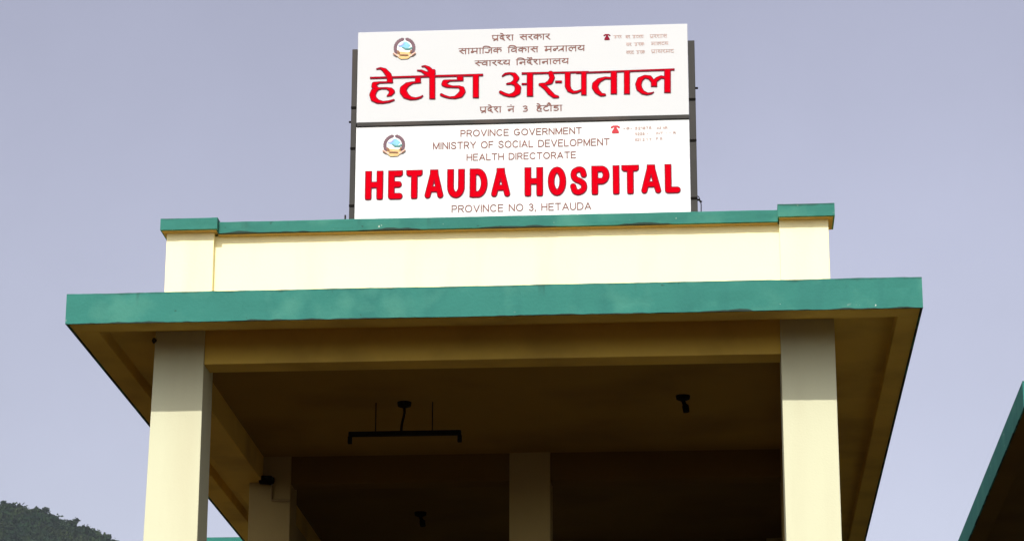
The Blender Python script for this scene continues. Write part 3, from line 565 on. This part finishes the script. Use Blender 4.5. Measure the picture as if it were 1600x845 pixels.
# ------------------------------------------------------------------ fittings under the ceiling
T = thing('tube_light', 'dark tube light fitting hung on two rods from the portico ceiling', 'light fitting', (-2.605, 22.6, z(5.96)))
zt = 7.285
b = MB(); b.box(-3.092, -2.118, 22.575, 22.625, zt-.022, zt+.018, .004); bt = b.build('batten', 'black', T)
for x in (-3.08, -2.13): MB().box(x-.018, x+.018, 22.58, 22.62, zt-.085, zt-.0225, .005).build('lamp_holder', 'black', T)
for x in (-2.859, -2.367): MB().tube([(x, 22.6, zt+.017), (x, 22.6, z(5.961))], .0052, 8).build('rod', 'black', T)
MB().tube([(-2.612, 22.6, z(5.9605)), (-2.612, 22.6, z(5.925)), (-2.612, 22.6, z(5.915))], [.062, .058, .03], 16).build('ceiling_rose', 'black', T)
MB().tube(smooth([(-2.612, 22.6, z(5.918)), (-2.612, 22.6, z(5.86)), (-2.632, 22.6, z(5.76)), (-2.635, 22.6, zt+.015)]), .011, 8).build('cable', 'black', T)
def lamp_holder(x, y, label, s=1.0):
    t = thing('ceiling_lamp_holder', label, 'lamp holder', (x, y, z(5.96)), 'bare lamp holders on the portico ceiling')
    MB().tube([(0, 0, .001), (0, 0, -.03*s), (0, 0, -.045*s)], [.062*s, .058*s, .025*s], 18).build('ceiling_rose', 'black', t, (0, 0, 0))
    MB().tube([(0, 0, -.04*s), (.012*s, 0, -.075*s), (.02*s, 0, -.09*s), (.028*s, 0, -.145*s)], [.017*s, .018*s, .03*s, .028*s], 12).build('socket', 'black', t, (0, 0, 0))
lamp_holder(-.206, 22.54, 'small black lamp holder on the front bay ceiling, alone between tube light and front column')
lamp_holder(-2.94, 27.0, 'faint dark lamp holder on the rear bay ceiling beyond the second beam')
W = thing('wall_fixture', 'small black fixture with a bent conduit on the column behind the front column', 'wall fixture', (-4.08, 24.5, 7.31))
MB().tube([(-4.175, 24.44, 7.325), (-4.16, 24.44, 7.325), (-4.06, 24.44, 7.318), (-4.035, 24.44, 7.316)], [.03, .042, .042, .028], 14).build('body', 'black', W, None, True)
MB().box(-4.10, -4.06, 24.47, 24.4995, 7.29, 7.34, .004).build('bracket', 'black', W)
MB().tube([(-4.061, 24.482, 7.30), (-4.061, 24.482, 7.15), (-4.055, 24.482, 7.139), (-4.04, 24.482, 7.136), (-3.89, 24.482, 7.134)], .012, 8).build('conduit', 'pipe', W)

# ------------------------------------------------------------------ hospital block behind, neighbouring block
def block(name, label, cat, x0, x1, y0, y1, over, doors):
    b = thing(name, label, cat, ((x0+x1)/2, (y0+y1)/2, 0))
    f = MB(); f.rough(x0, x1, y0, y0+.016, z(5.955), z(6.197), 60, .002, .003, 5)
    f.box(x0, x0+.016, y0+.0175, y1, z(5.955), z(6.195), .004); f.box(x1-.016, x1, y0+.0175, y1, z(5.955), z(6.195), .004)
    f.build('fascia', 'teal', b)
    B('roof_slab', 'ceiling_shade', b, x0+.017, x1-.017, y0+.018, y1, z(6.06), z(6.19), .003)
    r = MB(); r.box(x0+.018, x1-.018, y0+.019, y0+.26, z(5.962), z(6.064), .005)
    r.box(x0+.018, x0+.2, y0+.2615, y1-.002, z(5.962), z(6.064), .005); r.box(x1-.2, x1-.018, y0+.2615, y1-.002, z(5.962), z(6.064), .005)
    r.build('soffit_rim', 'ceiling_shade', b)
    wx0, wx1, wy = x0+over, x1-over, y0+over
    wl = MB(); wl.box(wx0, wx1, wy, y1-.3, 0, z(6.063), .005); wl.build('wall', 'column', b)
    for kind, xa, xb, za, zb in doors:
        fr = MB()
        for q in ((xa-.06, xa, za, zb), (xb, xb+.06, za, zb), (xa-.06, xb+.06, zb+.001, zb+.07)): fr.box(q[0], q[1], wy-.03, wy+.02, q[2], q[3], .003)
        if kind == 'window': fr.box(xa-.1, xb+.1, wy-.08, wy+.02, za-.075, za-.002, .004)
        fr = fr.build(kind, 'door', b)
        pn = MB().box(xa+.002, xb-.002, wy-.012, wy-.004, za, zb-.002, .001); pn.build('pane' if kind == 'window' else 'leaf', 'glass' if kind == 'window' else 'door', fr)
        if kind == 'window':
            br = MB()
            for k in range(1, 4): br.box(xa+(xb-xa)*k/4-.015, xa+(xb-xa)*k/4+.015, wy-.028, wy-.0125, za, zb-.002, .002)
            br.build('grille', 'door', fr)
    return b
block('hospital_block', 'low hospital block with teal roof edge behind the portico', 'building', -5.72, 1.55, 29.185, 40, .55,
      [('door', -2.6, -1.0, .15, 2.5), ('window', -4.6, -3.4, 1.1, 2.6), ('window', -.4, .8, 1.1, 2.6), ('window', -4.6, -3.4, 4.6, 6.2), ('window', -2.5, -1.2, 4.6, 6.2), ('window', -.4, .8, 4.6, 6.2)])
block('neighbouring_block', 'neighbouring block with dark teal roof edge and deep shaded eave at the photo edge', 'building', 2.745, 9.5, 23.12, 38, 1.25,
      [('door', 4.6, 5.8, .1, 2.4), ('window', 6.4, 7.8, 1.1, 2.6), ('window', 4.5, 5.8, 4.4, 6.0), ('window', 6.4, 7.8, 4.4, 6.0)])
